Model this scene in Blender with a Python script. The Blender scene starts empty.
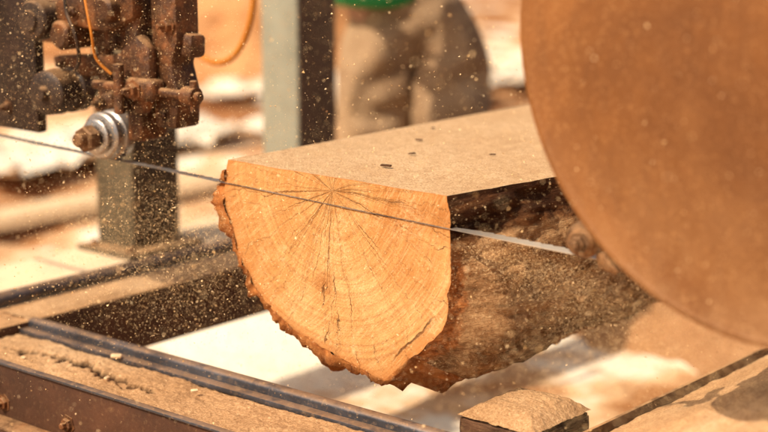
import bpy, bmesh, math, random
from mathutils import Vector, Matrix, noise
random.seed(7)
sc=bpy.context.scene
COL=sc.collection
# ------------------------------------------------------------------ helpers
def link(o,parent=None,label=None,cat=None,group=None,kind=None):
    COL.objects.link(o)
    if parent: o.parent=parent
    if label: o["label"]=label
    if cat: o["category"]=cat
    if group: o["group"]=group
    if kind: o["kind"]=kind
    return o
def empty(name,loc,label,cat,**k):
    o=bpy.data.objects.new(name,None); o.location=loc; o.empty_display_size=.1
    link(o,None,label,cat,**k); return o
def pinv(o,parent):
    if parent: o.matrix_parent_inverse=Matrix.Translation(-Vector(parent.location)) if parent.type=='EMPTY' else Matrix.Identity(4)
def mk(name,verts,faces,mat,parent=None,smooth=False,**k):
    me=bpy.data.meshes.new(name); me.from_pydata([tuple(v) for v in verts],[],faces); me.validate()
    if len(faces)<60000:
        bm=bmesh.new(); bm.from_mesh(me); bmesh.ops.recalc_face_normals(bm,faces=bm.faces); bm.to_mesh(me); bm.free()
    if smooth:
        for p in me.polygons: p.use_smooth=True
    mats=mat if isinstance(mat,(list,tuple)) else [mat]
    for m in mats: me.materials.append(m)
    o=bpy.data.objects.new(name,me)
    link(o,parent,**k); pinv(o,parent)
    return o
def fbm(x,y,z,o=4):
    return noise.fractal(Vector((x,y,z)),1.0,2.0,o,noise_basis='PERLIN_ORIGINAL')
class B:
    """collects primitives into one bmesh (one part)"""
    def __init__(s): s.bm=bmesh.new()
    def box(s,x0,x1,y0,y1,z0,z1,bev=.003,rot=None,piv=None,seg=2):
        t=bmesh.new(); bmesh.ops.create_cube(t,size=1)
        for v in t.verts: v.co=Vector(((x0+x1)/2+v.co.x*(x1-x0),(y0+y1)/2+v.co.y*(y1-y0),(z0+z1)/2+v.co.z*(z1-z0)))
        if bev: bmesh.ops.bevel(t,geom=list(t.edges),offset=bev,segments=seg,affect='EDGES',profile=.5)
        if rot is not None:
            p=Vector(piv) if piv else Vector(((x0+x1)/2,(y0+y1)/2,(z0+z1)/2))
            for v in t.verts: v.co=rot@(v.co-p)+p
        s.add(t); return s
    def add(s,t):
        me=bpy.data.meshes.new("t"); t.to_mesh(me); t.free(); s.bm.from_mesh(me); bpy.data.meshes.remove(me)
    def poly(s,pts,y0,y1,bev=.004):
        t=bmesh.new(); a=[t.verts.new((x,y0,z)) for x,z in pts]; b=[t.verts.new((x,y1,z)) for x,z in pts]
        t.faces.new(a); t.faces.new(b[::-1]); n=len(pts)
        for i in range(n): t.faces.new((a[i],b[i],b[(i+1)%n],a[(i+1)%n]))
        bmesh.ops.recalc_face_normals(t,faces=t.faces)
        bmesh.ops.bevel(t,geom=list(t.edges),offset=bev,segments=2,affect='EDGES',profile=.5)
        s.add(t); return s
    def lathe(s,prof,c,axis,seg=40,phase=0):
        a=Vector(axis).normalized(); u=a.orthogonal().normalized(); w=a.cross(u); c=Vector(c)
        t=bmesh.new(); rings=[]
        for r,h in prof:
            if r<1e-6: rings.append([t.verts.new(c+a*h)]*seg)
            else: rings.append([t.verts.new(c+a*h+(u*math.cos(phase+2*math.pi*i/seg)+w*math.sin(phase+2*math.pi*i/seg))*r) for i in range(seg)])
        for k in range(len(rings)-1):
            A,Bq=rings[k],rings[k+1]
            for i in range(seg):
                j=(i+1)%seg
                vs=[]
                for v in (A[i],A[j],Bq[j],Bq[i]):
                    if v not in vs: vs.append(v)
                if len(vs)>2:
                    try: t.faces.new(vs)
                    except: pass
        for ring in (rings[0],rings[-1]):
            if ring[0] is not ring[1]:
                try: t.faces.new(ring)
                except: pass
        bmesh.ops.recalc_face_normals(t,faces=t.faces)
        s.add(t); return s
    def cyl(s,p0,p1,r,seg=24,bev=.0015):
        p0=Vector(p0);p1=Vector(p1);L=(p1-p0).length
        b=min(bev,r*.4,L*.3)
        return s.lathe([(r-b,0),(r,b),(r,L-b),(r-b,L)],p0,p1-p0,seg)
    def bolt(s,p,axis,r=.009,h=.007):
        a=Vector(axis).normalized();p=Vector(p)
        s.lathe([(r*.5,0),(r*1.5,0),(r*1.5,.0015),(r,.0015),(r,h*.85),(r*.85,h),(r*.5,h),(r*.5,h*1.9),(r*.35,h*2.1)],p,a,6,phase=random.random())
        return s
    def done(s,name,mat,parent=None,smooth_angle=35,**k):
        me=bpy.data.meshes.new(name); s.bm.to_mesh(me); s.bm.free()
        for p in me.polygons: p.use_smooth=True
        try: me.set_sharp_from_angle(angle=math.radians(smooth_angle))
        except Exception: pass
        for m in (mat if isinstance(mat,(list,tuple)) else [mat]): me.materials.append(m)
        o=bpy.data.objects.new(name,me); link(o,parent,**k); pinv(o,parent)
        return o
# ------------------------------------------------------------------ materials
class NT:
    def __init__(s,name):
        s.m=bpy.data.materials.new(name); s.m.use_nodes=True; s.t=s.m.node_tree; s.n=s.t.nodes; s.l=s.t.links
        s.n.clear(); s.out=s.n.new("ShaderNodeOutputMaterial"); s.b=s.n.new("ShaderNodeBsdfPrincipled")
        s.l.new(s.b.outputs[0],s.out.inputs[0]); s.co=s.n.new("ShaderNodeTexCoord").outputs["Object"]
    def setv(s,sock,v):
        if isinstance(v,bpy.types.NodeSocket): s.l.new(v,sock)
        elif v is not None: sock.default_value=v
    def math(s,op,a,b=None,c=None,clamp=False):
        n=s.n.new("ShaderNodeMath"); n.operation=op; n.use_clamp=clamp
        s.setv(n.inputs[0],a); s.setv(n.inputs[1],b)
        if c is not None: s.setv(n.inputs[2],c)
        return n.outputs[0]
    def vmath(s,op,a,b=None):
        n=s.n.new("ShaderNodeVectorMath"); n.operation=op; s.setv(n.inputs[0],a); s.setv(n.inputs[1],b)
        return n.outputs["Value"] if op in("LENGTH","DOT_PRODUCT") else n.outputs[0]
    def mapv(s,vec,scale,loc=(0,0,0),rot=(0,0,0)):
        n=s.n.new("ShaderNodeMapping"); s.l.new(vec,n.inputs[0]); n.inputs["Scale"].default_value=scale
        n.inputs["Location"].default_value=loc; n.inputs["Rotation"].default_value=rot; return n.outputs[0]
    def noise(s,scale,detail=6,rough=.6,vec=None,dist=0):
        n=s.n.new("ShaderNodeTexNoise"); s.l.new(vec if vec is not None else s.co,n.inputs["Vector"])
        n.inputs["Scale"].default_value=scale;n.inputs["Detail"].default_value=detail;n.inputs["Roughness"].default_value=rough
        n.inputs["Distortion"].default_value=dist; return n.outputs[0]
    def voro(s,scale,vec=None,out="Distance",feat='F1'):
        n=s.n.new("ShaderNodeTexVoronoi"); s.l.new(vec if vec is not None else s.co,n.inputs["Vector"]); n.feature=feat
        n.inputs["Scale"].default_value=scale; return n.outputs[out]
    def ramp(s,fac,stops,interp='LINEAR'):
        n=s.n.new("ShaderNodeValToRGB"); s.l.new(fac,n.inputs[0]); r=n.color_ramp; r.interpolation=interp
        while len(r.elements)<len(stops): r.elements.new(.5)
        for e,(p,c) in zip(r.elements,stops):
            e.position=p; e.color=(c,c,c,1) if isinstance(c,(int,float)) else (*c,1)
        return n.outputs[0]
    def mix(s,f,a,b,mode='MIX'):
        n=s.n.new("ShaderNodeMix"); n.data_type='RGBA'; n.blend_type=mode
        s.setv(n.inputs[0],f)
        for i,v in ((6,a),(7,b)):
            if isinstance(v,tuple): v=(*v[:3],1)
            s.setv(n.inputs[i],v)
        return n.outputs[2]
    def bump(s,h,st=.4,d=.004,prev=None):
        n=s.n.new("ShaderNodeBump"); s.l.new(h,n.inputs["Height"]); n.inputs["Strength"].default_value=abs(st); n.inputs["Distance"].default_value=d; n.invert=st<0
        if prev is not None: s.l.new(prev,n.inputs["Normal"])
        return n.outputs[0]
    def sep(s,v):
        n=s.n.new("ShaderNodeSeparateXYZ"); s.l.new(v,n.inputs[0]); return n.outputs
    def comb(s,x,y,z):
        n=s.n.new("ShaderNodeCombineXYZ")
        for i,v in enumerate((x,y,z)): s.setv(n.inputs[i],v)
        return n.outputs[0]
    def nrm(s):
        g=s.n.new("ShaderNodeNewGeometry"); return s.sep(g.outputs["Normal"])
    def fin(s,col,rough=.8,metal=0,normal=None,spec=.3):
        s.setv(s.b.inputs["Base Color"],col if not isinstance(col,tuple) else (*col[:3],1)); s.setv(s.b.inputs["Roughness"],rough)
        s.setv(s.b.inputs["Metallic"],metal); s.b.inputs["Specular IOR Level"].default_value=spec
        if normal is not None: s.l.new(normal,s.b.inputs["Normal"])
        return s.m
DUST=(.46,.25,.11)
def dusty(name,c1,c2,scale=14,metal=.0,rough=.6,bump=.5,dust=.8,side=.25,c3=None,spec=.35,dcol=DUST,xshade=None):
    s=NT(name)
    n=s.noise(scale,6,.65)
    st=[(.3,c1),(.7,c2)] if c3 is None else [(.28,c1),(.5,c2),(.72,c3)]
    base=s.ramp(n,st); N=s.nrm()
    if xshade: base=s.mix(s.ramp(N[0],[(.4,0),(.6,.9)]),base,s.ramp(n,[(.3,xshade[0]),(.7,xshade[1])]))  # brown mixed into +X faces imitates the shade on that side
    up=s.ramp(N[2],[(.35,0),(.85,1)])
    dn=s.ramp(s.noise(scale*2.3,6,.7),[(.35,0),(.6,1)])
    spk=s.ramp(s.noise(scale*14,3,.6),[(.56,0),(.64,1)])
    f=s.math('MULTIPLY',up,s.math('MULTIPLY',s.math('ADD',dn,.35,clamp=True),dust))
    f=s.math('ADD',f,s.math('MULTIPLY',spk,side),clamp=True)
    col=s.mix(f,base,dcol)
    rg=s.math('ADD',s.math('MULTIPLY',f,.95-rough),rough,clamp=True)
    rg=s.math('ADD',rg,s.math('MULTIPLY',s.math('SUBTRACT',n,.5),.4),clamp=True)
    nb=s.bump(s.noise(scale*6,4,.7),bump,.003)
    mt=s.math('MULTIPLY',s.math('SUBTRACT',1.0,f,clamp=True),metal)
    return s.fin(col,rg,mt,nb,spec)
M_rust=dusty("rusty_steel",(.018,.007,.003),(.070,.026,.009),18,.15,.5,.9,.6,.22,c3=(.28,.10,.030))
M_dark=dusty("dark_painted_steel",(.010,.006,.005),(.032,.015,.009),14,.2,.5,.5,.5,.12)
M_rail=dusty("worn_blue_steel",(.040,.040,.046),(.11,.11,.125),10,.6,.36,.3,.45,.2)
M_railface=dusty("dark_red_channel_steel",(.030,.012,.006),(.090,.034,.014),9,.1,.65,.5,.9,.06)
M_bright=dusty("polished_bearing_steel",(.34,.32,.30),(.52,.49,.46),30,.9,.28,.25,.25,.15)
M_nut=dusty("brown_nut_steel",(.10,.05,.025),(.25,.13,.06),40,.5,.45,.5,.4,.3)
M_post1=dusty("olive_brown_post_paint",(.050,.038,.020),(.13,.10,.058),6,.0,.6,.3,.6,.25,xshade=((.03,.018,.010),(.08,.048,.024)))
M_post2=dusty("pale_grey_green_post_paint",(.22,.22,.165),(.37,.355,.265),6,.0,.6,.3,.6,.35,xshade=((.05,.022,.012),(.12,.055,.028)))
M_pale=dusty("pale_dusty_beam",(.46,.33,.20),(.70,.52,.34),8,.0,.85,.4,.9,.5,dcol=(.80,.58,.36))
M_rubber=dusty("brown_black_roller",(.014,.009,.007),(.055,.030,.018),20,.2,.5,.3,.5,.15)
M_hose=dusty("orange_hose_rubber",(.42,.13,.012),(.58,.21,.022),20,0,.5,.2,.1,.05)
M_guide=dusty("golden_brown_guide_steel",(.13,.055,.022),(.40,.21,.09),70,.6,.34,.5,.25,.12)

def blade_mat():
    s=NT("saw_blade_steel")
    n=s.noise(1,5,.6,s.mapv(s.co,(9,80,80)))
    c=s.ramp(n,[(.35,(.05,.045,.042)),(.62,(.28,.26,.24))])
    d=s.ramp(s.noise(60,4,.7),[(.45,0),(.62,.6)])
    X=s.sep(s.co)[0]
    f=s.math('MULTIPLY_ADD',X,6,-2.95); f=s.math('MAXIMUM',s.math('MINIMUM',f,.85),0.0)
    c=s.mix(d,c,(.34,.20,.11))
    return s.fin(s.mix(f,c,(.74,.60,.44)),s.ramp(n,[(.4,.55),(.7,.3)]),.45,s.bump(n,.2,.001))
M_blade=blade_mat()
def sawdust(name,a,b,c,sc_=1.0):
    s=NT(name)
    big=s.noise(3*sc_,5,.6); fine=s.noise(230*sc_,3,.7); mid=s.noise(26*sc_,5,.7)
    col=s.ramp(s.math('ADD',s.math('MULTIPLY',big,.45),s.math('MULTIPLY',fine,.55)),[(.34,a),(.5,b),(.64,c)])
    ch=s.ramp(s.voro(95*sc_,s.mapv(s.co,(1,1.7,1))),[(.10,1),(.22,0)])
    ch=s.math('MULTIPLY',ch,s.ramp(mid,[(.5,0),(.62,.7)]))
    col=s.mix(ch,col,(.20,.09,.035))
    nb=s.bump(mid,.35,.003); nb=s.bump(fine,1,.003,nb)
    at=s.n.new("ShaderNodeAttribute"); at.attribute_name="gap"
    col=s.mix(at.outputs["Fac"],col,(.022,.009,.005))
    return s.fin(col,.95,0,nb,.1)
M_dustbed=sawdust("sawdust_grains",(.28,.145,.062),(.49,.28,.135),(.72,.48,.27))
M_dustred=sawdust("reddish_sawdust_grains",(.26,.10,.036),(.46,.21,.08),(.64,.35,.16))
M_bank=sawdust("golden_sawdust_grains",(.36,.17,.07),(.62,.35,.165),(.85,.58,.34))
M_tan=sawdust("tan_heap_grains",(.22,.10,.042),(.38,.19,.085),(.56,.32,.16),.5)

def ground_mat():
    s=NT("sawdust_covered_yard")
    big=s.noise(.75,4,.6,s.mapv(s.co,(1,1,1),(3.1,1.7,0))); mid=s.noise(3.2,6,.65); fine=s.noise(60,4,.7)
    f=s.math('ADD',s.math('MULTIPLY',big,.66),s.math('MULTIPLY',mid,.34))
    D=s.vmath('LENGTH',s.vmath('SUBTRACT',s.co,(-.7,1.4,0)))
    f=s.math('ADD',f,s.math('MULTIPLY',s.math('SUBTRACT',1.5,D,clamp=True),.060))  # paler near the mill, to paint the sunlit ground there
    col=s.ramp(f,[(.40,(.24,.085,.028)),(.475,(.44,.195,.075)),(.525,(.76,.49,.27)),(.56,(.93,.82,.64))])  # pale end of the ramp paints patches of sunlight into the ground
    col=s.mix(s.ramp(fine,[(.5,0),(.7,.25)]),col,(.27,.12,.045))
    nb=s.bump(mid,.8,.05); nb=s.bump(fine,.6,.008,nb)
    return s.fin(col,.95,0,nb,.1)
M_ground=ground_mat()

def endgrain():
    s=NT("oak_end_grain")
    P=s.vmath('SUBTRACT',s.co,(.245,0,.840))
    warp=s.noise(3.2,3,.5)
    X,Y,Z=s.sep(P)
    r=s.math('SQRT',s.math('ADD',s.math('MULTIPLY',X,X),s.math('MULTIPLY',Z,Z)))
    ang=s.math('ARCTAN2',X,Z)
    angw=s.math('ADD',ang,s.math('MULTIPLY',s.math('SUBTRACT',s.noise(8,5,.65),.5),.38))
    ca=s.math('COSINE',angw); sa=s.math('SINE',angw)
    rw=s.math('ADD',r,s.math('MULTIPLY',warp,.05))
    ringA=s.noise(1,5,.78,s.comb(s.math('MULTIPLY',rw,95),0.0,0.0))
    rv=s.comb(s.math('MULTIPLY',ca,44),s.math('MULTIPLY',sa,44),s.math('MULTIPLY',r,16))
    ray=s.noise(1,5,.7,rv)
    big=s.noise(4,6,.62,dist=.5)
    base=s.ramp(big,[(.30,(.40,.155,.042)),(.46,(.51,.235,.072)),(.58,(.58,.30,.105)),(.74,(.66,.39,.16))])
    col=s.mix(s.ramp(ringA,[(.36,.65),(.53,0)]),base,(.29,.10,.026))
    col=s.mix(s.ramp(ringA,[(.54,0),(.70,.25)]),col,(.74,.46,.20))
    col=s.mix(s.ramp(ray,[(.52,0),(.70,.28)]),col,(.80,.52,.24))
    col=s.mix(s.ramp(ray,[(.28,.45),(.42,0)]),col,(.25,.09,.025))
    D2=s.vmath('LENGTH',s.vmath('SUBTRACT',s.co,(-.45,0,1.35)))
    arc=s.noise(1,5,.75,s.comb(s.math('MULTIPLY',D2,270),s.math('MULTIPLY',X,20),s.math('MULTIPLY',Z,20)))
    ap=s.ramp(s.noise(6,4,.6),[(.40,.35),(.58,1)])
    col=s.mix(s.math('MULTIPLY',ap,s.ramp(arc,[(.50,0),(.67,.50)])),col,(.82,.55,.27))
    col=s.mix(s.math('MULTIPLY',ap,s.ramp(arc,[(.30,.50),(.44,0)])),col,(.29,.11,.032))
    patch=s.ramp(s.noise(9,7,.75),[(.50,0),(.66,.5)])
    col=s.mix(s.math('MULTIPLY',patch,s.ramp(s.noise(150,3,.75),[(.42,0),(.58,1)])),col,(.84,.57,.30))
    pit=s.ramp(s.noise(260,2,.6),[(.30,.5),(.40,0)])
    col=s.mix(pit,col,(.24,.09,.026))
    K=s.vmath('SUBTRACT',s.co,(.225,0,.680)); kd=s.vmath('LENGTH',s.vmath('MULTIPLY',K,(1,0,1.1)))
    kd=s.math('ADD',kd,s.math('MULTIPLY',s.math('SUBTRACT',s.noise(30,4,.65),.5),.026))
    col=s.mix(s.ramp(kd,[(.004,.7),(.014,.4),(.018,.55),(.026,0)]),col,(.33,.115,.028))
    def fan(k,off,rf,thr,width,rr_):
        cv=s.comb(s.math('MULTIPLY',ca,k),s.math('MULTIPLY',sa,k),s.math('MULTIPLY_ADD',r,rf,off))
        w=s.math('MULTIPLY',s.math('ABSOLUTE',s.math('SUBTRACT',s.noise(1,3,.6,cv),thr)),s.math('ADD',r,.020))
        lim=s.math('MULTIPLY',s.ramp(r,rr_),width)
        return s.math('SUBTRACT',1.0,s.math('DIVIDE',w,s.math('ADD',lim,.000005)),clamp=True)
    c1=fan(3.3,0.0,.35,.5,.00072,[(.0,.9),(.10,.9),(.28,.6),(.36,0)])
    c2=fan(4.4,9.0,.3,.47,.00045,[(.0,1.0),(.14,.8),(.26,.4),(.32,0)])
    ck=s.math('MAXIMUM',c1,c2); ck=s.math('MULTIPLY',ck,1.3,clamp=True)
    ck=s.math('MULTIPLY',ck,s.ramp(s.noise(13,3,.6),[(.34,.45),(.5,1)]))
    nlin=s.math('ADD',s.math('MULTIPLY',s.sep(s.co)[0],-.707),s.math('MULTIPLY',s.sep(s.co)[2],.707))
    nl=s.math('ABSOLUTE',s.math('ADD',nlin,s.math('MULTIPLY_ADD',s.noise(22,4,.6),.02,-.1505)))
    tl=s.math('ADD',s.math('MULTIPLY',s.sep(s.co)[0],.707),s.math('MULTIPLY',s.sep(s.co)[2],.707))
    seg=s.ramp(tl,[(.66,0),(.70,1),(.775,1),(.80,0)])
    ck2=s.math('MULTIPLY',s.math('SUBTRACT',1.0,s.math('DIVIDE',nl,.0026),clamp=True),seg)
    ck=s.math('MAXIMUM',ck,s.math('MULTIPLY',ck2,1.5,clamp=True))
    col=s.mix(s.math('MULTIPLY',ck,.82),col,(.075,.028,.010))
    at=s.n.new("ShaderNodeAttribute"); at.attribute_name="rim"
    rim=s.math('ADD',at.outputs["Fac"],s.math('MULTIPLY',s.math('SUBTRACT',s.noise(16,4,.6),.5),.12))
    col=s.mix(s.ramp(rim,[(.88,0),(.94,.35),(1.0,.75)]),col,(.48,.18,.05))
    nb=s.bump(arc,.5,.003); nb=s.bump(ringA,.3,.002,nb); nb=s.bump(ck,-.6,.003,nb)
    nb=s.bump(s.noise(240,3,.7),.6,.002,nb)
    return s.fin(col,.88,0,nb,.1)
M_end=endgrain()
def toplog():
    s=NT("sawdust_dusted_sawn_top")
    g=s.noise(1,6,.7,s.mapv(s.co,(40,3,10)))
    fine=s.noise(300,3,.8); big=s.noise(3.5,5,.6); md=s.noise(60,5,.75)
    wood=s.ramp(g,[(.3,(.46,.24,.105)),(.7,(.64,.40,.205))])
    dust=s.ramp(s.math('ADD',s.math('MULTIPLY',fine,.75),s.math('MULTIPLY',md,.25)),[(.36,(.36,.18,.078)),(.5,(.66,.41,.215)),(.64,(.88,.64,.39))])
    col=s.mix(s.ramp(s.math('ADD',s.math('MULTIPLY',big,.7),s.math('MULTIPLY',md,.3)),[(.36,.4),(.55,1)]),wood,dust)
    sp=s.ramp(s.voro(70),[(.06,1),(.13,0)])
    sp=s.math('MULTIPLY',sp,s.ramp(s.noise(17,2,.5),[(.52,0),(.6,.8)]))
    col=s.mix(sp,col,(.12,.05,.02))
    nb=s.bump(md,.7,.005); nb=s.bump(fine,1,.003,nb)
    return s.fin(col,.93,0,nb,.1)
M_top=toplog()
def flank():
    s=NT("dark_rough_log_side")
    X,Y,Z=s.sep(s.co)
    g=s.noise(1,7,.72,s.mapv(s.co,(9,5,22)),.4)
    st=s.noise(1,6,.7,s.mapv(s.co,(30,8,70)))
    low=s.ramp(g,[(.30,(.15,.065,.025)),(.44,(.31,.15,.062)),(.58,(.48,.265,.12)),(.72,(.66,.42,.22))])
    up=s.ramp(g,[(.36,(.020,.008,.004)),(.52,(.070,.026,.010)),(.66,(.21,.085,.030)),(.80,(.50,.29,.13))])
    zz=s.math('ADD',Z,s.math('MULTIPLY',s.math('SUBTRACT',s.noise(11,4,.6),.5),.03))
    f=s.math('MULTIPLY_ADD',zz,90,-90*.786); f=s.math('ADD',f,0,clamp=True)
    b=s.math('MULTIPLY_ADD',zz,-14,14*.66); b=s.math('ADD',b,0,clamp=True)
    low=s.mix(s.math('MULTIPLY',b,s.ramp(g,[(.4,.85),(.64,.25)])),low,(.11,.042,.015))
    du=s.ramp(s.noise(90,5,.8),[(.50,0),(.64,.55)])
    low=s.mix(du,low,(.70,.43,.21))
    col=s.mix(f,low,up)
    col=s.mix(s.ramp(st,[(.3,.6),(.45,0)]),col,(.06,.024,.010))
    yy=s.math('ADD',Y,s.math('MULTIPLY',s.math('SUBTRACT',s.noise(26,4,.6),.5),.045))
    fr=s.math('MULTIPLY_ADD',yy,-120,4.0); fr=s.math('ADD',fr,0,clamp=True)
    zl=s.math('MULTIPLY_ADD',Z,-40,40*.775); zl=s.math('ADD',zl,0,clamp=True)
    redc=s.ramp(s.noise(70,5,.7),[(.35,(.16,.045,.014)),(.55,(.50,.17,.045)),(.7,(.72,.34,.12))])
    col=s.mix(s.math('MULTIPLY',s.math('MULTIPLY',fr,zl),.9),col,redc)
    nb=s.bump(g,.9,.02); nb=s.bump(st,.9,.008,nb); nb=s.bump(s.noise(120,4,.8),.6,.003,nb)
    return s.fin(col,.92,0,nb,.12)
M_flank=flank()
def barkm():
    s=NT("flaky_oak_bark")
    v=s.voro(34,s.mapv(s.co,(1.2,.5,1.2)),feat='F1'); n=s.noise(24,7,.75)
    c=s.ramp(n,[(.3,(.17,.052,.015)),(.44,(.40,.13,.034)),(.58,(.60,.235,.066)),(.75,(.78,.42,.17))])
    c=s.mix(s.ramp(v,[(.1,.0),(.5,.4)]),c,(.13,.042,.013))
    nb=s.bump(v,.8,.01); nb=s.bump(n,1,.008,nb)
    return s.fin(c,.95,0,nb,.1)
M_bark=barkm()
def discm():
    s=NT("orange_brown_rusted_sheet")
    big=s.noise(2.3,6,.65,dist=.7); sm=s.noise(60,5,.7); md=s.noise(1,6,.7,s.mapv(s.co,(14,14,6)))
    c=s.ramp(big,[(.30,(.125,.042,.009)),(.46,(.185,.066,.014)),(.58,(.24,.089,.020)),(.72,(.30,.12,.031))])
    c=s.mix(s.ramp(md,[(.32,.38),(.5,0)]),c,(.090,.030,.008))
    c=s.mix(s.ramp(md,[(.55,0),(.75,.26)]),c,(.38,.17,.052))
    sp=s.ramp(s.noise(200,3,.7),[(.56,0),(.66,.40)])
    c=s.mix(sp,c,(.44,.22,.08))
    X,Y,Z=s.sep(s.co)
    low=s.math('MULTIPLY_ADD',Z,-3.0,3.1); low=s.math('ADD',low,0,clamp=True)
    c=s.mix(s.math('MULTIPLY',low,.30),c,(.10,.040,.013))
    c=s.mix(s.math('MULTIPLY',low,s.ramp(s.noise(9,6,.7),[(.38,0),(.66,.75)])),c,(.38,.20,.085))
    nb=s.bump(sm,.25,.002); nb=s.bump(md,.25,.005,nb); nb=s.bump(big,.3,.012,nb)
    return s.fin(c,s.ramp(sm,[(.3,.5),(.7,.75)]),.1,nb,.35)
M_disc=discm()
def simple(name,a,b,scale=8,rough=.85,bump=.3,bd=.01,stretch=(1,1,1)):
    s=NT(name); n=s.noise(scale,4,.6,s.mapv(s.co,stretch)); return s.fin(s.ramp(n,[(.3,a),(.7,b)]),rough,0,s.bump(n,bump,bd),.2)
def flat(name,a,b,scale):
    s=NT(name); n=s.noise(scale,1,.5); return s.fin(s.ramp(n,[(.3,a),(.7,b)]),.9,0,None,.1)
M_chip=flat("loose_sawdust_chip",(.74,.44,.18),(.90,.66,.38),30)
M_darkchip=simple("dark_bark_chip",(.04,.02,.01),(.12,.05,.02),60)
M_board=simple("sawn_board_wood",(.54,.33,.17),(.80,.60,.37),6,.85,.3,.004,(1,8,8))
M_blockside=simple("dark_weathered_timber",(.035,.016,.009),(.13,.06,.03),14,.9,.8,.01,(1,1,3))
M_trouser=simple("khaki_trouser_cloth",(.20,.115,.060),(.42,.28,.16),5,.95,.6,.02)
M_shirt=simple("green_shirt_cloth",(.02,.20,.06),(.04,.32,.10),5,.9,.4,.02)
M_skin=simple("skin",(.38,.2,.12),(.46,.26,.17),10,.6,.1)
M_hair=simple("dark_hair",(.02,.014,.01),(.05,.03,.02),40,.7,.5)
M_boot=simple("tan_boot_leather",(.16,.09,.05),(.24,.15,.09),10,.7,.3)
M_white=simple("cream_sun_patch_and_eye",(.58,.42,.27),(.90,.80,.64),2.2,.8,.4,.02)  # cream standing in for sunlit ground, also used on the eyes

# ------------------------------------------------------------------ ground
gv=[];gf=[]
xs=sorted(set([-60,-40,-25]+[ -16+.25*i for i in range(0,81)]+[6,10,20,40,60])); ys=sorted(set([-40,-20,-8,-4]+[-2+.25*i for i in range(0,81)]+[22,30,45,70]))
for y in ys:
    for x in xs:
        h=.10*fbm(x*.55,y*.55,1.3)+.03*fbm(x*2.2,y*2.2,5)
        if -2<x<2 and -1<y<3: h*=.4
        gv.append((x,y,h-.02))
nx=len(xs)
for j in range(len(ys)-1):
    for i in range(nx-1): gf.append((j*nx+i,j*nx+i+1,(j+1)*nx+i+1,(j+1)*nx+i))
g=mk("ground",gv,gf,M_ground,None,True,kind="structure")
g["label"]="sawdust covered yard ground with sun patches painted pale"

def mound(name,cx,cy,rx,ry,h,mat,label,z0=0,seed=0,res=48,**k):
    v=[];f=[]
    for j in range(res+1):
        for i in range(res+1):
            u=-1+2*i/res;w=-1+2*j/res
            d=math.sqrt(u*u+w*w); e=max(0,1-d*(1+.25*fbm(u*2+seed,w*2,seed)))
            z=z0-.06+h*(e**1.3)*(1+.35*fbm(u*5,w*5,seed+3)) +.03*h*fbm(u*18,w*18,seed)
            v.append((cx+u*rx,cy+w*ry,z))
    n=res+1
    for j in range(res):
        for i in range(res): f.append((j*n+i,j*n+i+1,(j+1)*n+i+1,(j+1)*n+i))
    return mk(name,v,f,mat,None,True,label=label,cat="sawdust pile",**k)
G="sawdust heaps on the yard"
mound("sawdust_mound",-6.2,6.4,1.7,1.5,.85,M_dustred,"big heap of orange sawdust on the yard ground",0,1,group=G)
mound("sawdust_mound",-4.2,9.9,2.4,1.6,.55,M_dustred,"low wide heap of orange sawdust on the yard",0,5,group=G)
mound("sawdust_mound",-9.5,6.6,2.0,1.4,.6,M_dustred,"heap of orange sawdust at the yard edge",0,9,group=G)
mound("sawdust_mound",-.10,2.75,.95,.85,.55,M_tan,"brown sawdust heap spilling beside the mill bed",0,14,64,group=G)

def slab(cx,cy,L,w,t,ang,z,label,mat=M_board):
    r=Matrix.Rotation(ang,3,'Z'); b=B()
    n=24; bm=bmesh.new(); rings=[]
    for i in range(n+1):
        x=-L/2+L*i/n; ww=w/2*(1+.18*fbm(x*1.7,cx,cy)); tt=t*(1+.2*fbm(x*2,cy,3))
        ring=[(-ww,0),(-ww*.85,tt*.75),(-ww*.4,tt),(ww*.4,tt),(ww*.85,tt*.7),(ww,0)]
        rings.append([bm.verts.new(r@Vector((x,y,zz))+Vector((cx,cy,z))) for y,zz in ring])
    for a,c in zip(rings,rings[1:]):
        for k in range(6): bm.faces.new((a[k],a[(k+1)%6],c[(k+1)%6],c[k]))
    bm.faces.new(rings[0]); bm.faces.new(rings[-1][::-1]); bmesh.ops.recalc_face_normals(bm,faces=bm.faces); b.add(bm)
    return b.done("offcut_board",mat,None,50,label=label,cat="board",group="offcut boards lying on the yard")
slab(-3.1,1.9,3.6,.22,.05,math.radians(88),.02,"pale offcut slab lying on the sawdust ground")
slab(-2.4,1.7,3.2,.16,.05,math.radians(93),.02,"pale offcut slab lying on the sawdust ground")
slab(-4.2,7.2,2.6,.35,.06,math.radians(25),.04,"pale wide offcut slab on the sawdust ground")
def wsheet(cx,cy,rx,ry,seed):  # pale sheet added where bright sunlit ground should show
    v=[];f=[];n=40
    for j in range(n+1):
        for i in range(n+1):
            u=-1+2*i/n;w=-1+2*j/n
            e=1+.30*fbm(u*1.8+seed,w*1.8,seed)
            v.append((cx+u*rx*e,cy+w*ry*(1+.3*fbm(w*1.9,u*1.9,seed+4)),.07+.10*abs(fbm(u*2.3,w*2.3,seed))+.03*fbm(u*8,w*8,seed)))
    for j in range(n):
        for i in range(n): f.append((j*(n+1)+i,j*(n+1)+i+1,(j+1)*(n+1)+i+1,(j+1)*(n+1)+i))
    return mk("sun_patch_sheet",v,f,M_white,None,True,label="crumpled cream sheet added to imitate a sunlit patch of yard",cat="imitated sun patch",group="cream sheets imitating sunlit patches of the yard")
wsheet(-4.45,5.5,.65,.9,2); wsheet(-4.4,7.0,.6,.55,7); wsheet(-4.0,3.0,.36,.8,11)

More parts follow.
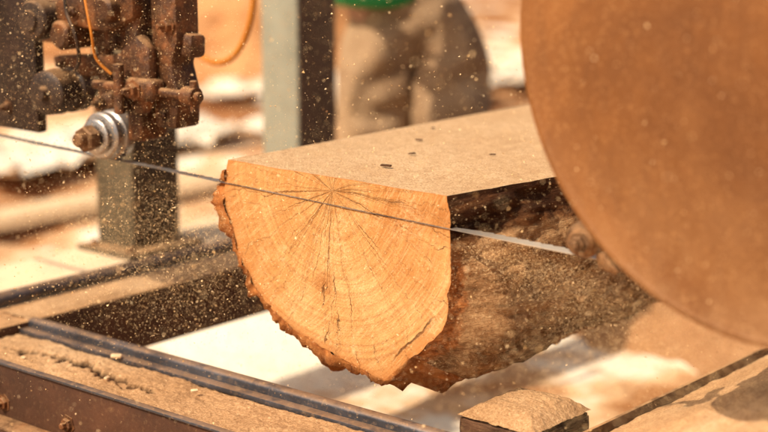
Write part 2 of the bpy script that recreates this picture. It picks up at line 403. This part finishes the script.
# ------------------------------------------------------------------ mill bed
bed=empty("mill_bed",(0,0,0),"rusty steel sawmill bed frame with sawdust covered rails","sawmill bed")
b=B(); b.box(-.64,-.502,-.30,2.6,.37,.488,.006)
b.box(-.506,-.494,-.30,2.6,.474,.497,.003)
b.done("long_beam",M_railface,bed)
b=B(); b.cyl((-.655,-.30,.500),(-.655,2.6,.500),.018,20); b.done("round_rail",M_rail,bed)
b=B(); b.box(-1.06,-.84,-.5,2.6,.33,.455,.01); b.done("outer_beam",M_pale,bed)
b=B(); b.box(-.494,.698,-.262,-.066,.36,.47,.004); b.done("cross_member",M_railface,bed)
b=B(); b.box(-.50,.70,-.072,-.048,.44,.502,.008,seg=3); b.box(-.50,.70,-.094,-.072,.476,.486,.002); b.done("cross_rail",M_rail,bed)
b=B(); b.box(-.80,.75,-.279,-.264,.36,.497,.004,seg=3); b.done("cross_rail",M_railface,bed)
b=B(); b.box(-.80,.75,-.285,-.270,.4975,.5025,.0015); b.done("rail_edge",M_rail,bed)
b=B(); b.box(-.80,.75,-.325,-.2795,.392,.402,.003); b.box(-.80,.75,-.329,-.3255,.36,.402,.0015); b.done("lower_flange",M_rust,bed)
for x,z,m,r in ((-.425,.464,M_bright,.011),(-.365,.445,M_nut,.009),(-.30,.425,M_rust,.012),(-.12,.425,M_rust,.012),(.10,.425,M_rust,.012)):
    b=B(); b.bolt((x,-.279,z),(0,-1,0),r,.008); b.done("bolt",m,bed)
b=B(); b.box(-.352,-.318,-.292,-.2795,.405,.47,.004); b.done("bracket",M_nut,bed)
b=B(); b.box(.702,1.20,-.26,2.6,.36,.478,.006); b.box(.694,.701,-.26,2.6,.44,.502,.002); b.done("long_beam",M_railface,bed)
b=B(); b.box(-.494,.700,2.3,2.4,.36,.44,.005); b.done("cross_member",M_dark,bed)
for (x,y,m) in ((-.57,-.1,M_dark),(-.57,2.3,M_dark),(.80,2.3,M_dark),(.9,-.1,M_dark),(-.95,-.1,M_dark),(-.95,2.3,M_dark)):
    b=B(); b.box(x-.03,x+.03,y-.03,y+.03,-.03,.359,.005); b.done("leg",m,bed)
def sheet(name,x0,x1,y0,y1,fn,mat,label,nx=120,ny=40,gap=None):
    v=[];f=[];g_=[]
    for j in range(ny+1):
        for i in range(nx+1):
            x=x0+(x1-x0)*i/nx;y=y0+(y1-y0)*j/ny; v.append((x,y,fn(x,y)))
            if gap: g_.append(gap(x,y))
    n=nx+1
    for j in range(ny):
        for i in range(nx): f.append((j*n+i,j*n+i+1,(j+1)*n+i+1,(j+1)*n+i))
    o=mk(name,v,f,mat,None,True,kind="stuff"); o["label"]=label; o["category"]="sawdust"
    if gap:
        at=o.data.attributes.new("gap",'FLOAT','POINT'); at.data.foreach_set("value",g_)
    return o
def edge(t): return max(0,min(1,t))
def gapf(x,y):
    cy=-.165+.010*math.sin(x*19)+.004*math.sin(x*57+1)+.016*fbm(x*30,0,0)
    d=abs(y-cy); wd=max(.0030,.0085+.013*fbm(x*38,1,1))*edge((x+.42)/.04)*edge((.02-x)/.1)+1e-5
    return min(1,2.2*math.exp(-(d/wd)**2))
def f1(x,y):
    h=.480+.007*fbm(x*7,y*9,2)+.0022*fbm(x*60,y*60,2)
    h-=.012*gapf(x,y)
    e=min((y+.264),(-.1-y+.02))/.02
    return h-.008*(1-edge(e))
sheet("sawdust_crust",-.60,.70,-.263,-.078,f1,M_dustbed,"crust of sawdust caught between the cross rails",620,110,gapf)
def f2(x,y):
    e=min(x+.632,-.508-x)/.03
    return .486+.008*edge(e)*(1+fbm(x*14,y*7,3))+.0012*fbm(x*60,y*60,1)-.006*(1-edge(e))
sheet("sawdust_crust",-.632,-.508,-.05,2.55,f2,M_dustbed,"thin sawdust layer on the steel beam",24,300)
def f3(x,y):
    e=edge((x-.702)/.36)
    return .480+(.006+.17*e*(.9+.25*fbm(x*3,y*2.5,8,2))+.005*fbm(x*13,y*13,3,3)+.0018*fbm(x*60,y*60,3,2))
sheet("sawdust_bank",.702,1.5,-.25,2.2,f3,M_bank,"bank of golden sawdust heaped on the steel beam",150,320)

# timber block
b=B(); bm=bmesh.new(); bmesh.ops.create_cube(bm,size=1)
for v in bm.verts: v.co=Vector((.56+v.co.x*.155,.115+v.co.y*.165,.43+v.co.z*.135))
bmesh.ops.bevel(bm,geom=list(bm.edges),offset=.010,segments=3,affect='EDGES'); bmesh.ops.subdivide_edges(bm,edges=list(bm.edges),cuts=6,use_grid_fill=True)
for v in bm.verts: v.co+=Vector((1,1,.8))*.004*fbm(v.co.x*25,v.co.y*25,v.co.z*25)
b.add(bm); blk=b.done("timber_block",M_blockside,None,50,label="dark timber block topped with sawdust under the log",cat="wood block")
def f4(x,y):
    e=edge(min(x-.482,.638-x,y-.032,.198-y)/.05)
    return .4935+.024*math.sin(e*math.pi/2)*(1+.22*fbm(x*10,y*10,4,2))+.0022*fbm(x*70,y*70,4,3)
o=sheet("sawdust_layer",.484,.636,.034,.196,f4,M_dustbed,"sawdust",90,90); del o["kind"]; del o["category"]; o["label"]="loose sawdust layer on the block"; o.parent=blk
b=B(); b.box(.36,.698,.06,.18,.30,.361,.004); b.done("bunk",M_dark,bed)

# ------------------------------------------------------------------ log
P1=[(0,.864),(-.010,.825),(-.012,.789),(.006,.74),(.026,.69),(.060,.642),(.115,.605),(.172,.580),(.25,.556),(.310,.541),(.366,.536),(.422,.592),(.482,.652),(.491,.70),(.495,.758),(.489,.81),(.485,.862)]
P2=[(0,.864),(-.014,.825),(-.018,.789),(.000,.74),(.020,.69),(.055,.642),(.110,.602),(.172,.574),(.25,.550),(.325,.537),(.395,.530),(.466,.545),(.524,.598),(.541,.68),(.543,.75),(.540,.81),(.532,.862)]
SEG=16; NT_=34; L=1.35
def prof(P):
    out=[]
    for k in range(len(P)-1):
        for i in range(SEG):
            t=i/SEG
            p0=P[max(k-1,0)];p1=P[k];p2=P[k+1];p3=P[min(k+2,len(P)-1)]
            q=[.5*((2*p1[c])+(-p0[c]+p2[c])*t+(2*p0[c]-5*p1[c]+4*p2[c]-p3[c])*t*t+(-p0[c]+3*p1[c]-3*p2[c]+p3[c])*t**3) for c in (0,1)]
            out.append(tuple(q))
    out.append(P[-1])
    return out
A1=prof(P1);A2=prof(P2); NS=len(A1)
def sideblend(y):
    t=max(0,min(1,y/.09)); return t*t*(3-2*t)
def ringpts(y):
    w=sideblend(y); pts=[]
    for i in range(NS):
        k=i/SEG
        q=edge((k-12.6)/2.4); wl=edge(y/.30)
        wk=w*(1-q)+wl*q
        x=A1[i][0]*(1-wk)+A2[i][0]*wk; z=A1[i][1]*(1-wk)+A2[i][1]*wk
        amp=.0
        if .3<k<15.7: amp=.006+.012*edge((k-9.5)/2)*w
        amp*=edge((16-k)/.6)
        cx,cz=.25,.75; dx,dz=x-cx,z-cz; l=math.hypot(dx,dz)
        n=fbm(x*14,y*7,z*14)+.5*fbm(x*40,y*16,z*40,3)
        if k>10: n+=.5*abs(fbm(x*3,y*22,z*26,3))
        x+=dx/l*n*amp;z+=dz/l*n*amp
        if k>15.7: x+=.004*fbm(1,y*24,3)*w
        pts.append((x,y,z))
    xr,_,zr=pts[-1]
    for j in range(1,NT_):
        t=j/NT_; x=xr*(1-t)+pts[0][0]*t; z=zr*(1-t)+pts[0][2]*t
        pts.append((x,y,z+.0015*fbm(x*12,y*12,0)))
    return pts
ysl=[0,.004,.012,.022,.034,.048,.064,.08,.095]+[.11+ (L-.11)*i/110 for i in range(111)]
verts=[];faces=[];mi=[];rimv=[]
rings=[]
for y in ysl:
    p=ringpts(y); idx=list(range(len(verts),len(verts)+len(p))); verts+=p; rimv+=[1.0]*len(p); rings.append(idx)
n=len(rings[0])
for a,c in zip(rings,rings[1:]):
    for i in range(n):
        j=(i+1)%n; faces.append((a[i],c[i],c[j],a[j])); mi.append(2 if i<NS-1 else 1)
cen=(.25,.74)
def cap(ring,y,flip,amp):
    prev=ring; K=26
    for k in range(1,K):
        s_=1-k/K; cur=[]
        for ii,i in enumerate(ring):
            x,_,z=verts[i]; nx_=cen[0]+(x-cen[0])*s_; nz=cen[1]+(z-cen[1])*s_
            yy=y+amp*fbm(nx_*9,nz*9,2)*edge((1-s_)*6)
            verts.append((nx_,yy,nz)); rimv.append(s_ if ii<NS-70 else s_*.85); cur.append(len(verts)-1)
        for i in range(n):
            j=(i+1)%n; q=(prev[i],prev[j],cur[j],cur[i]); faces.append(q if not flip else q[::-1]); mi.append(0)
        prev=cur
    verts.append((cen[0],y,cen[1])); rimv.append(0); c0=len(verts)-1
    for i in range(n):
        q=(prev[i],prev[(i+1)%n],c0); faces.append(q if not flip else q[::-1]); mi.append(0)
cap(rings[0],0,False,.0012); cap(rings[-1],L,True,.003)
me=bpy.data.meshes.new("half_log"); me.from_pydata(verts,[],faces)
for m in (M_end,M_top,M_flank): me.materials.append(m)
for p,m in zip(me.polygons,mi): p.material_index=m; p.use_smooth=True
at=me.attributes.new("rim",'FLOAT','POINT'); at.data.foreach_set("value",rimv)
bm=bmesh.new(); bm.from_mesh(me); bmesh.ops.recalc_face_normals(bm,faces=bm.faces); bm.to_mesh(me); bm.free()
me.set_sharp_from_angle(angle=math.radians(50))
log=bpy.data.objects.new("half_log",me); link(log,None,"half sawn oak log with bark resting above the mill rails","log")
bv=[];bf=[]; prevO=None
KE=10.9
k0,k1=int(.5*SEG),int(KE*SEG)
for yi,y in enumerate(ysl):
    p=ringpts(y); w=sideblend(y); O=[];I=[]
    for i in range(k0,k1+1):
        x,_,z=p[i]; k=i/SEG
        dx,dz=x-.25,z-.80; l=math.hypot(dx,dz); dx/=l;dz/=l
        th=.013+.020*fbm(x*11,y*6,z*11,2)+.009*fbm(x*30,y*10,z*30)+.013*abs(fbm(x*60,y*22,z*60,3))
        th=max(th,.004)
        th*=edge((k-.5)/.8)*edge((KE-k)/1.0)
        if k>9.8: th*= .35+.65*w
        yy=y
        if yi==0: yy=y-.003+.009*fbm(x*35,3,z*35)
        bv.append((x+dx*th,yy,z+dz*th)); O.append(len(bv)-1)
        bv.append((x-dx*.004,yy if yi==0 else y,z-dz*.004)); I.append(len(bv)-1)
    if yi==0 or yi==len(ysl)-1:
        for a in range(len(O)-1): bf.append((O[a],O[a+1],I[a+1],I[a]))
    if prevO:
        for a in range(len(O)-1): bf.append((prevO[a],O[a],O[a+1],prevO[a+1]))
    prevO=O
bk=mk("bark",bv,bf,M_bark,log,True)
for (x,y,s_,a) in ((.13,.37,.007,.3),(.215,.245,.007,1.2),(.26,.12,.010,.2),(.06,.5,.006,2),(.33,.33,.006,.7)):
    b=B(); b.box(x-s_,x+s_,y-s_*.35,y+s_*.35,.866,.866+s_*.35,s_*.12,rot=Matrix.Rotation(a,3,'Z')); b.done("bark_chip",M_darkchip,None,label="small dark bark chip lying on the log",cat="bark chip",group="bark chips on the log")
for (x,y,z,s_,a) in ((-.20,-.10,.488,.010,.6),(-.12,-.19,.486,.006,1.9),(-.33,-.21,.486,.005,.1),(.05,-.14,.486,.006,1)):
    b=B(); b.box(x-s_,x+s_,y-s_*.5,y+s_*.5,z,z+s_*.5,s_*.15,rot=Matrix.Rotation(a,3,'Z')@Matrix.Rotation(.3,3,'X')); b.done("wood_chip",M_board,None,label="small wood chip lying on sawdust",cat="wood chip",group="wood chips on the bed")

# ------------------------------------------------------------------ saw head
head=empty("bandsaw_head",(1.147,0,1.17),"bandsaw head with rusty round cover and thin blade","bandsaw")
WC=(1.147,1.17)
def bz(x): return .8275-.024*(x+.237)
b=B()
b.lathe([(.0,-.212),(.06,-.212),(.30,-.207),(.366,-.207),(.374,-.210),(.381,-.208),(.383,-.200),(.383,-.150),(.380,-.148),(.377,-.150),(.377,-.196),(.0,-.200)],(WC[0],0,WC[1]),(0,1,0),160)
b.done("wheel_cover",M_disc,head,30)
b=B(); b.lathe([(.0,-.02),(.05,-.03),(.05,-.005),(.30,-.002),(.335,-.008),(.352,-.008),(.352,.026),(.335,.026),(.30,.018),(.05,.02),(.05,.05),(0,.05)],(WC[0],0,WC[1]),(0,1,0),120)
b.done("band_wheel",M_dark,head,30)
b=B(); b.cyl((WC[0],-.2,WC[1]),(WC[0],.5,WC[1]),.03); b.box(.9,2.0,.45,.6,1.05,1.29,.01); b.done("wheel_axle",M_dark,head)
pt=.022; th=.0010; FY=-.0026
front=[];back=[]
x=-1.35
while x<1.147:
    wd=.012+.007*edge((x-.50)/.03)
    front.append((x,FY)); back.append((x,wd)); back.append((x+pt*.75,wd+.005)); front.append((x+pt*.75,FY)); x+=pt
v=[]
for (fx,fy),(bx,by) in zip(front,back):
    z=bz(fx)+.0006*fbm(fx*5,0,0); v+= [(fx,fy,z),(bx,by,z),(bx,by,z+th),(fx,fy,z+th)]
z_end=bz(1.147); rr=WC[1]-z_end
for k in range(1,50):
    a=math.pi*k/49
    for (yy,dr) in ((FY,0),(.019,0),(.019,-th),(FY,-th)):
        v.append((WC[0]+math.sin(a)*(rr+dr),yy,WC[1]-math.cos(a)*(rr+dr)))
f=[]; R_=len(v)//4
for i in range(R_-1):
    for k in range(4): f.append((i*4+k,i*4+(k+1)%4,(i+1)*4+(k+1)%4,(i+1)*4+k))
f.append((0,1,2,3)); f.append(tuple((R_-1)*4+k for k in range(4)))
mk("saw_blade",v,f,M_blade,head,False)
gd=B()
c0=Vector((.772,-.050,.843))
AX=Vector((-.25,1,0)).normalized()
gd.lathe([(.0,-.022),(.011,-.022),(.0125,-.018),(.019,-.016),(.0245,-.008),(.027,.0),(.027,.007),(.0205,.010),(.0205,.015),(.027,.018),(.027,.023),(.015,.026),(.015,.10),(0,.10)],c0,AX,48)
gd.box(.79,1.0,.035,.075,.845,.875,.006); gd.box(.94,1.0,.035,.3,.835,1.1,.006)
ga=gd.done("blade_guide",M_guide,head)
b=B(); b.bolt(c0-AX*.022,-AX,.0105,.009); b.done("bolt",M_nut,ga)
b=B(); b.poly([(.790,.824),(.804,.830),(.830,.806),(.824,.799),(.796,.806)],-.050,-.036,.003); b.done("clip",M_guide,ga)
# left guide mechanism
gm=B()
gm.box(-.245,-.205,-.02,.05,.875,1.22,.009,seg=3)
gm.poly([(-.185,.905),(-.125,.905),(-.118,.97),(-.135,1.02),(-.12,1.06),(-.12,1.22),(-.19,1.22)],-.005,.055,.009)
gm.box(-.30,-.17,.03,.07,.90,.94,.008)
gm.poly([(-.53,1.035),(-.10,1.032),(-.10,1.075),(-.30,1.08),(-.36,1.12),(-.53,1.12)],.01,.05,.009)
gm.poly([(-.50,.985),(-.40,.975),(-.30,.99),(-.245,1.01),(-.245,1.03),(-.50,1.01)],.02,.06,.006)
gm.box(-.235,-.145,-.045,-.005,.955,.995,.012,seg=4)
gm.box(-.27,-.20,-.02,.03,1.0,1.02,.004,rot=Matrix.Rotation(.5,3,'Y'))
gm.poly([(-.42,1.08),(-.28,1.07),(-.20,1.10),(-.20,1.22),(-.30,1.22),(-.33,1.14),(-.42,1.13)],-.035,.0,.012)
gm.poly([(-.255,.93),(-.19,.925),(-.165,.96),(-.165,1.05),(-.20,1.075),(-.25,1.04)],-.03,-.004,.012)
gm.cyl((-.365,.04,.93),(-.365,.04,1.04),.016,20)
gm.cyl((-.395,-.05,1.06),(-.395,.03,1.06),.028,28,.006)
gm.cyl((-.255,-.06,1.115),(-.255,.0,1.115),.024,28,.006)
gm.box(-.39,-.33,.02,.07,.915,.945,.008,rot=Matrix.Rotation(-.3,3,'Y'))
gm.poly([(-.38,.90),(-.33,.925),(-.26,.915),(-.25,.945),(-.30,.965),(-.36,.95)],.03,.05,.004)
guide=gm.done("guide_bracket",M_rust,head,label="rusty blade guide bracket with plates")
for v_ in guide.data.vertices:
    c_=v_.co; v_.co=c_+Vector((1,1,1))*.0022*fbm(c_.x*40,c_.y*40,c_.z*40,2)
def sub(bb,name,mat,**k):
    return bb.done(name,mat,guide,**k)
b=B(); b.box(-.70,-.53,.0,.025,.856,1.22,.006); sub(b,"side_plate",M_dark)
b=B(); b.lathe([(0,-.065),(.011,-.065),(.013,-.055),(.015,-.052),(.034,-.050),(.042,-.045),(.044,-.015),(.038,-.010),(.038,.012),(.044,.016),(.044,.045),(.015,.05),(.015,.09),(0,.09)],(-.448,0,.948),(-.15,1,0),44); sub(b,"guide_roller",M_rubber)
b=B(); b.lathe([(0,-.05),(.018,-.05),(.020,-.045),(.034,-.043),(.038,-.038),(.038,-.01),(.03,-.005),(.03,.03),(0,.03)],(-.46,-.02,1.085),(-.1,1,0),36); sub(b,"adjusting_knob",M_rubber)
b=B(); b.lathe([(.014,-.052),(.030,-.052),(.033,-.050),(.033,-.046),(.028,-.043),(.028,-.040),(.040,-.038),(.044,-.034),(.044,-.022),(.040,-.019),(.038,-.014),(.044,-.011),(.046,-.007),(.046,.010),(.042,.014),(.014,.014)],(-.303,.0,.879),(-.10,1,0),56); sub(b,"bearing",M_bright)
b=B(); b.lathe([(.0,-.098),(.010,-.098),(.013,-.094),(.013,-.05),(.013,.06),(0,.06)],(-.303,0,.879),(-.1,1,0),24); sub(b,"axle",M_nut)
b=B(); b.lathe([(.0135,-.055),(.0135,-.082),(.021,-.082),(.024,-.079),(.024,-.058),(.021,-.055)],(-.303,0,.879),(-.1,1,0),6,phase=.3); sub(b,"hex_nut",M_nut)
b=B(); b.cyl((-.33,-.02,.972),(-.045,-.02,.972),.009); b.cyl((-.085,-.02,.972),(-.055,-.02,.972),.017); b.cyl((-.225,-.05,.93),(-.225,-.05,1.02),.01); b.cyl((-.062,-.02,.945),(-.062,-.02,1.0),.007); sub(b,"adjusting_rod",M_rust)
for (x,y,z,r) in ((-.225,-.031,.945,.011),(-.225,-.036,1.16,.012),(-.155,-.006,.93,.009),(-.14,-.006,1.09,.012),(-.62,-.001,.90,.010),(-.36,-.036,1.105,.010),(-.30,.01,1.05,.009),(-.19,-.046,.975,.013),(-.47,.02,.995,.008),(-.36,.015,.93,.009)):
    b=B(); b.bolt((x,y,z),(0,-1,0),r,r); sub(b,"bolt",M_rust)
b=B(); b.box(-.72,-.645,-.06,-.05,1.02,1.3,.003,rot=Matrix.Rotation(.35,3,'Y')); sub(b,"strap",M_pale)
def tube(pts,r,seg=10):
    bm=bmesh.new(); rings=[]; n=len(pts); pts=[Vector(p) for p in pts]; up=Vector((.3,1,.2)).normalized()
    for i,p in enumerate(pts):
        t=(pts[min(i+1,n-1)]-pts[max(i-1,0)]).normalized(); u=(up-t*up.dot(t)).normalized(); w=t.cross(u); up=u
        rings.append([bm.verts.new(p+(u*math.cos(2*math.pi*k/seg)+w*math.sin(2*math.pi*k/seg))*r) for k in range(seg)])
    for a,c in zip(rings,rings[1:]):
        for k in range(seg): bm.faces.new((a[k],a[(k+1)%seg],c[(k+1)%seg],c[k]))
    bm.faces.new(rings[0]); bm.faces.new(rings[-1][::-1]); bmesh.ops.recalc_face_normals(bm,faces=bm.faces); return bm
def bez(P,n=40):
    out=[]
    for k in range(len(P)-1):
        p0=Vector(P[max(k-1,0)]);p1=Vector(P[k]);p2=Vector(P[k+1]);p3=Vector(P[min(k+2,len(P)-1)])
        for i in range(n):
            t=i/n; out.append(.5*((2*p1)+(p2-p0)*t+(2*p0-5*p1+4*p2-p3)*t*t+(3*p1-p0-3*p2+p3)*t**3))
    out.append(Vector(P[-1])); return out
hose=[(-.90,.58,1.14),(-.82,.59,1.09),(-.783,.60,.992),(-.715,.60,.954),(-.653,.60,.934),(-.597,.60,.950),(-.553,.60,1.001),(-.528,.60,1.076),(-.524,.60,1.163),(-.547,.60,1.29)]
b=B(); b.add(tube(bez(hose,12),.0078,12)); b.done("flexible_hose",M_hose,head)
b=B(); b.add(tube(bez([(-.34,-.07,1.22),(-.33,-.08,1.12),(-.30,-.085,1.07),(-.31,-.07,1.02),(-.36,-.05,.99)],10),.0035,8)); sub(b,"cable",M_rubber)
b=B(); b.add(tube(bez([(-.30,-.07,1.22),(-.275,-.08,1.14),(-.255,-.085,1.08),(-.262,-.07,1.03),(-.245,-.05,1.0)],10),.0028,8)); sub(b,"cable",M_hose)

def post(x0,x1,y0,y1,z0,z1,mat,label):
    b=B(); b.box(x0,x1,y0,y1,z0,z1,.006,seg=3)
    b.box(x0-.02,x1+.04,y0-.05,y1+.04,z0,z0+.014,.003)
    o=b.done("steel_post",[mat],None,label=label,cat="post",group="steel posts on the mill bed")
    for px_,py_ in ((x0+.02,y0-.028),(x1+.018,y0-.028)):
        bb=B(); bb.bolt((px_,py_,z0+.014),(0,0,1),.01,.008); bb.done("bolt",M_rust,o)
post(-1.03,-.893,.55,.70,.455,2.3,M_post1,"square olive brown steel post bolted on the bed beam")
post(-1.098,-.954,1.20,1.349,.455,2.3,M_post2,"square pale grey green steel post with shade painted brown on one side")

# ------------------------------------------------------------------ person
Rr=Vector((.764,.645,0)); Ff=Vector((.645,-.764,0))
def skin(name,pts,edges,mat,parent,root=0,lvl=2,**k):
    me=bpy.data.meshes.new(name); me.from_pydata([tuple(p[0]) for p in pts],edges,[])
    o=bpy.data.objects.new(name+"_t",me); COL.objects.link(o)
    o.modifiers.new("s",'SKIN')
    if not me.skin_vertices:
        bm=bmesh.new(); bm.from_mesh(me); bm.verts.layers.skin.verify(); bm.to_mesh(me); bm.free()
    for i,(p,r) in enumerate(pts):
        me.skin_vertices[0].data[i].radius=(r,r) if not isinstance(r,tuple) else r
        me.skin_vertices[0].data[i].use_root=(i==root)
    s2=o.modifiers.new("u",'SUBSURF'); s2.levels=lvl; s2.render_levels=lvl
    dg=bpy.context.evaluated_depsgraph_get(); nm=bpy.data.meshes.new_from_object(o.evaluated_get(dg))
    bpy.data.objects.remove(o)
    for p in nm.polygons: p.use_smooth=True
    nm.materials.clear(); nm.materials.append(mat); nm.name=name
    q=bpy.data.objects.new(name,nm); link(q,None,**k)
    if parent: q.parent=parent
    return q
C0=Vector((-1.18,1.95,0))
def W(r,f,z): return C0+Rr*(r-.12*edge((z-.85)/.2))+Ff*f+Vector((0,0,z))
body=[(W(0,0,1.0),.12),(W(0,.0,1.18),.12),(W(0,.03,1.36),.14),(W(0,.05,1.48),.07),(W(0,.07,1.56),.06),(W(0,.09,1.64),.095),(W(0,.09,1.73),.085)]
E=[(0,1),(1,2),(2,3),(3,4),(4,5),(5,6)]
def chain(lst,start):
    prev=start
    for p in lst: body.append(p); E.append((prev,len(body)-1)); prev=len(body)-1
    return prev
for s_ in (-1,1):
    chain([(W(s_*.10,0,.85),.085),(W(s_*.13,.05*s_,.52),.055),(W(s_*.13,-.02,.12),.042),(W(s_*.14,.10,.05),.04)],0)
    h=chain([(W(s_*.19,.03,1.42),.06),(W(s_*.26,-.02,1.17),.045),(W(s_*.16,.24,1.15),.034),(W(s_*.13,.30,1.15),.032),(W(s_*.12,.35,1.15),.036)],2)
    for q in range(4):
        o_=(q-1.5)*.021; l=(.9,1,.95,.75)[q]
        chain([(W(s_*.12,.38,1.15+o_),.010),(W(s_*.105,.38+.04*l,1.15+o_),.009),(W(s_*.085,.38+.05*l,1.145+o_),.008),(W(s_*.07,.375+.04*l,1.14+o_),.007)],h)
    chain([(W(s_*.10,.345,1.18),.011),(W(s_*.075,.37,1.19),.010),(W(s_*.06,.385,1.18),.008)],h)
per=skin("person",body,E,M_skin,None,0,2,label="person in green shirt and khaki trousers standing on the yard",cat="person")
tr=[(W(.03,0,.98),(.19,.17)),(W(-.09,.0,.85),.15),(W(-.105,.02,.70),.14),(W(-.12,-.03,.52),.125),(W(-.13,-.01,.30),.105),(W(-.135,-.02,.09),.095),
    (W(.11,0,.85),.15),(W(.12,.05,.70),.145),(W(.13,.06,.52),.13),(W(.135,.0,.30),.105),(W(.14,-.02,.09),.095),(W(0,0,1.06),(.18,.16))]
t=skin("trousers",tr,[(0,1),(1,2),(2,3),(3,4),(4,5),(0,6),(6,7),(7,8),(8,9),(9,10),(0,11)],M_trouser,per,0,3)
for v_ in t.data.vertices:
    co=v_.co; d=.04*fbm(co.x*7,co.y*7,co.z*9,3); v_.co=co+Vector((1,-1,0))*d
sh=[(W(-.06,0,.942),(.20,.19)),(W(-.01,.0,1.02),(.21,.19)),(W(0,.01,1.15),(.19,.165)),(W(0,.03,1.36),(.18,.16)),(W(0,.04,1.46),.085),
    (W(-.19,.03,1.42),.075),(W(-.25,-.01,1.22),.065),(W(.19,.03,1.42),.075),(W(.25,-.01,1.22),.065)]
skin("shirt",sh,[(0,1),(1,2),(2,3),(3,4),(3,5),(5,6),(3,7),(7,8)],M_shirt,per,0,2)
for s_ in (-1,1):
    skin("boot",[(W(s_*.135,-.05,.06),.05),(W(s_*.14,.05,.05),.048),(W(s_*.145,.16,.035),.04),(W(s_*.135,-.03,.18),.055)],[(0,1),(1,2),(0,3)],M_boot,per,0,2)
skin("hair",[(W(0,.06,1.70),.10),(W(0,.08,1.77),.09)],[(0,1)],M_hair,per,0,2)
b=B(); b.lathe([(0,0),(.012,.004),(.014,.012),(0,.03)],W(0,.175,1.64),Ff,12); b.done("nose",M_skin,per)
for s_ in (-1,1):
    b=B(); b.lathe([(0,0),(.010,.003),(.008,.009),(0,.012)],W(s_*.035,.17,1.68),Ff,12); b.done("eye",M_white,per)
    b=B(); b.lathe([(0,0),(.03,.004),(.024,.014),(0,.018)],W(s_*.088,.085,1.66),Rr*s_,12); b.done("ear",M_skin,per)
b=B(); b.lathe([(0,0),(.02,.003),(.014,.007),(0,.008)],W(0,.172,1.60),Ff,12); b.done("mouth",M_bark,per)

# ------------------------------------------------------------------ flying sawdust
def flecks(name,gen,n,smin,smax,label,mat=M_chip,pw=2.5):
    v=[];f=[]; R=random.random
    for i in range(n):
        c=gen()
        if c is None: continue
        s_=smin+(smax-smin)*R()**pw
        k=len(v)
        for q in range(4):
            v.append((c[0]+(R()*2-1)*s_,c[1]+(R()*2-1)*s_,c[2]+(R()*2-1)*s_))
        f+=[(k,k+1,k+2),(k,k+3,k+1),(k+1,k+3,k+2),(k,k+2,k+3)]
    o=mk(name,v,f,mat,None,False,kind="stuff"); o["label"]=label; o["category"]="sawdust"; return o
def ok(g):
    def h():
        for _ in range(20):
            c=g()
            if c[2]<.5: continue
            if -.03<c[0]<.56 and c[1]>-.005 and .5<c[2]<.868: continue
            return c
        return None
    return h
def g1():
    while True:
        t=random.random()**.8
        x=.52+.75*t; z=bz(x)-.014-abs(random.gauss(0,.015+.15*t)); y=.02+random.gauss(0,.025+.09*t)
        if abs(x-.785)<.07 and z>.79 and y<.0: continue
        return (x,y,z)
flecks("flying_sawdust",g1,66000,.0003,.0010,"plume of fine sawdust thrown from the saw blade")
def g7():
    return (random.gauss(1.02,.20),random.uniform(-.36,-.23),random.gauss(.74,.07))
flecks("flying_sawdust",g7,26000,.0003,.0011,"fine sawdust drifting past the wheel cover",M_chip,2)
def g2():
    return (random.uniform(-.9,1.2),random.uniform(-.7,.9),random.gauss(.78,.25))
flecks("flying_sawdust",ok(g2),36000,.0004,.0025,"loose sawdust flecks drifting through the air",M_chip,4.5)
def g3():
    t=random.random()**1.3; return (-.0-.36*t+random.gauss(0,.06),random.gauss(.0,.12),.83-.20*random.random()-abs(random.gauss(0,.08)))
flecks("flying_sawdust",ok(g3),26000,.0004,.0014,"sawdust flecks falling beside the log end",M_chip,3)
def g5():
    return (random.gauss(-.30,.22),random.gauss(-.08,.12),random.gauss(1.0,.14))
flecks("flying_sawdust",ok(g5),15000,.0004,.0015,"sawdust flecks around the blade guide",M_chip,3)
def g4():
    return (random.uniform(.2,1.6),random.uniform(-1.3,-.5),random.uniform(.7,1.35))
flecks("flying_sawdust",g4,800,.0005,.0020,"sparse sawdust flecks drifting through the air")
def g6():
    return (random.gauss(.25,.3),random.uniform(-.12,-.01),random.gauss(.78,.10))
flecks("flying_sawdust",ok(g6),10000,.0004,.0013,"sawdust flecks thrown across the log end")

# ------------------------------------------------------------------ light, world, camera
sd=Vector((-.09,-.68,.73)).normalized()
su=bpy.data.lights.new("sun",'SUN'); su.energy=5; su.angle=math.radians(.5); su.color=(1,.87,.69)
so=bpy.data.objects.new("sun",su); COL.objects.link(so); so.rotation_euler=sd.to_track_quat('Z','Y').to_euler()
w=bpy.data.worlds.new("World"); sc.world=w; w.use_nodes=True; nt=w.node_tree
sk=nt.nodes.new("ShaderNodeTexSky"); sk.sky_type='NISHITA'; sk.sun_disc=False
sk.sun_elevation=math.asin(sd.z); sk.sun_rotation=math.atan2(sd.x,sd.y); sk.dust_density=7; sk.ozone_density=.3
nt.links.new(sk.outputs[0],nt.nodes["Background"].inputs[0]); nt.nodes["Background"].inputs[1].default_value=.11
cd=bpy.data.cameras.new("camera"); cam=bpy.data.objects.new("camera",cd); COL.objects.link(cam); sc.camera=cam
cam.location=(1.988,-1.932,1.35)
c,s=math.cos(math.radians(12)),math.sin(math.radians(12))
fw=Vector((-.645*c,.764*c,-s)); cam.rotation_euler=fw.to_track_quat('-Z','Y').to_euler()
cd.lens=75; cd.sensor_width=36; cd.clip_end=300; cd.clip_start=.05
cd.dof.use_dof=True; cd.dof.focus_distance=2.62; cd.dof.aperture_fstop=2.1; cd.dof.aperture_blades=0
sc.view_settings.view_transform='Standard'; sc.view_settings.look='None'; sc.view_settings.exposure=0
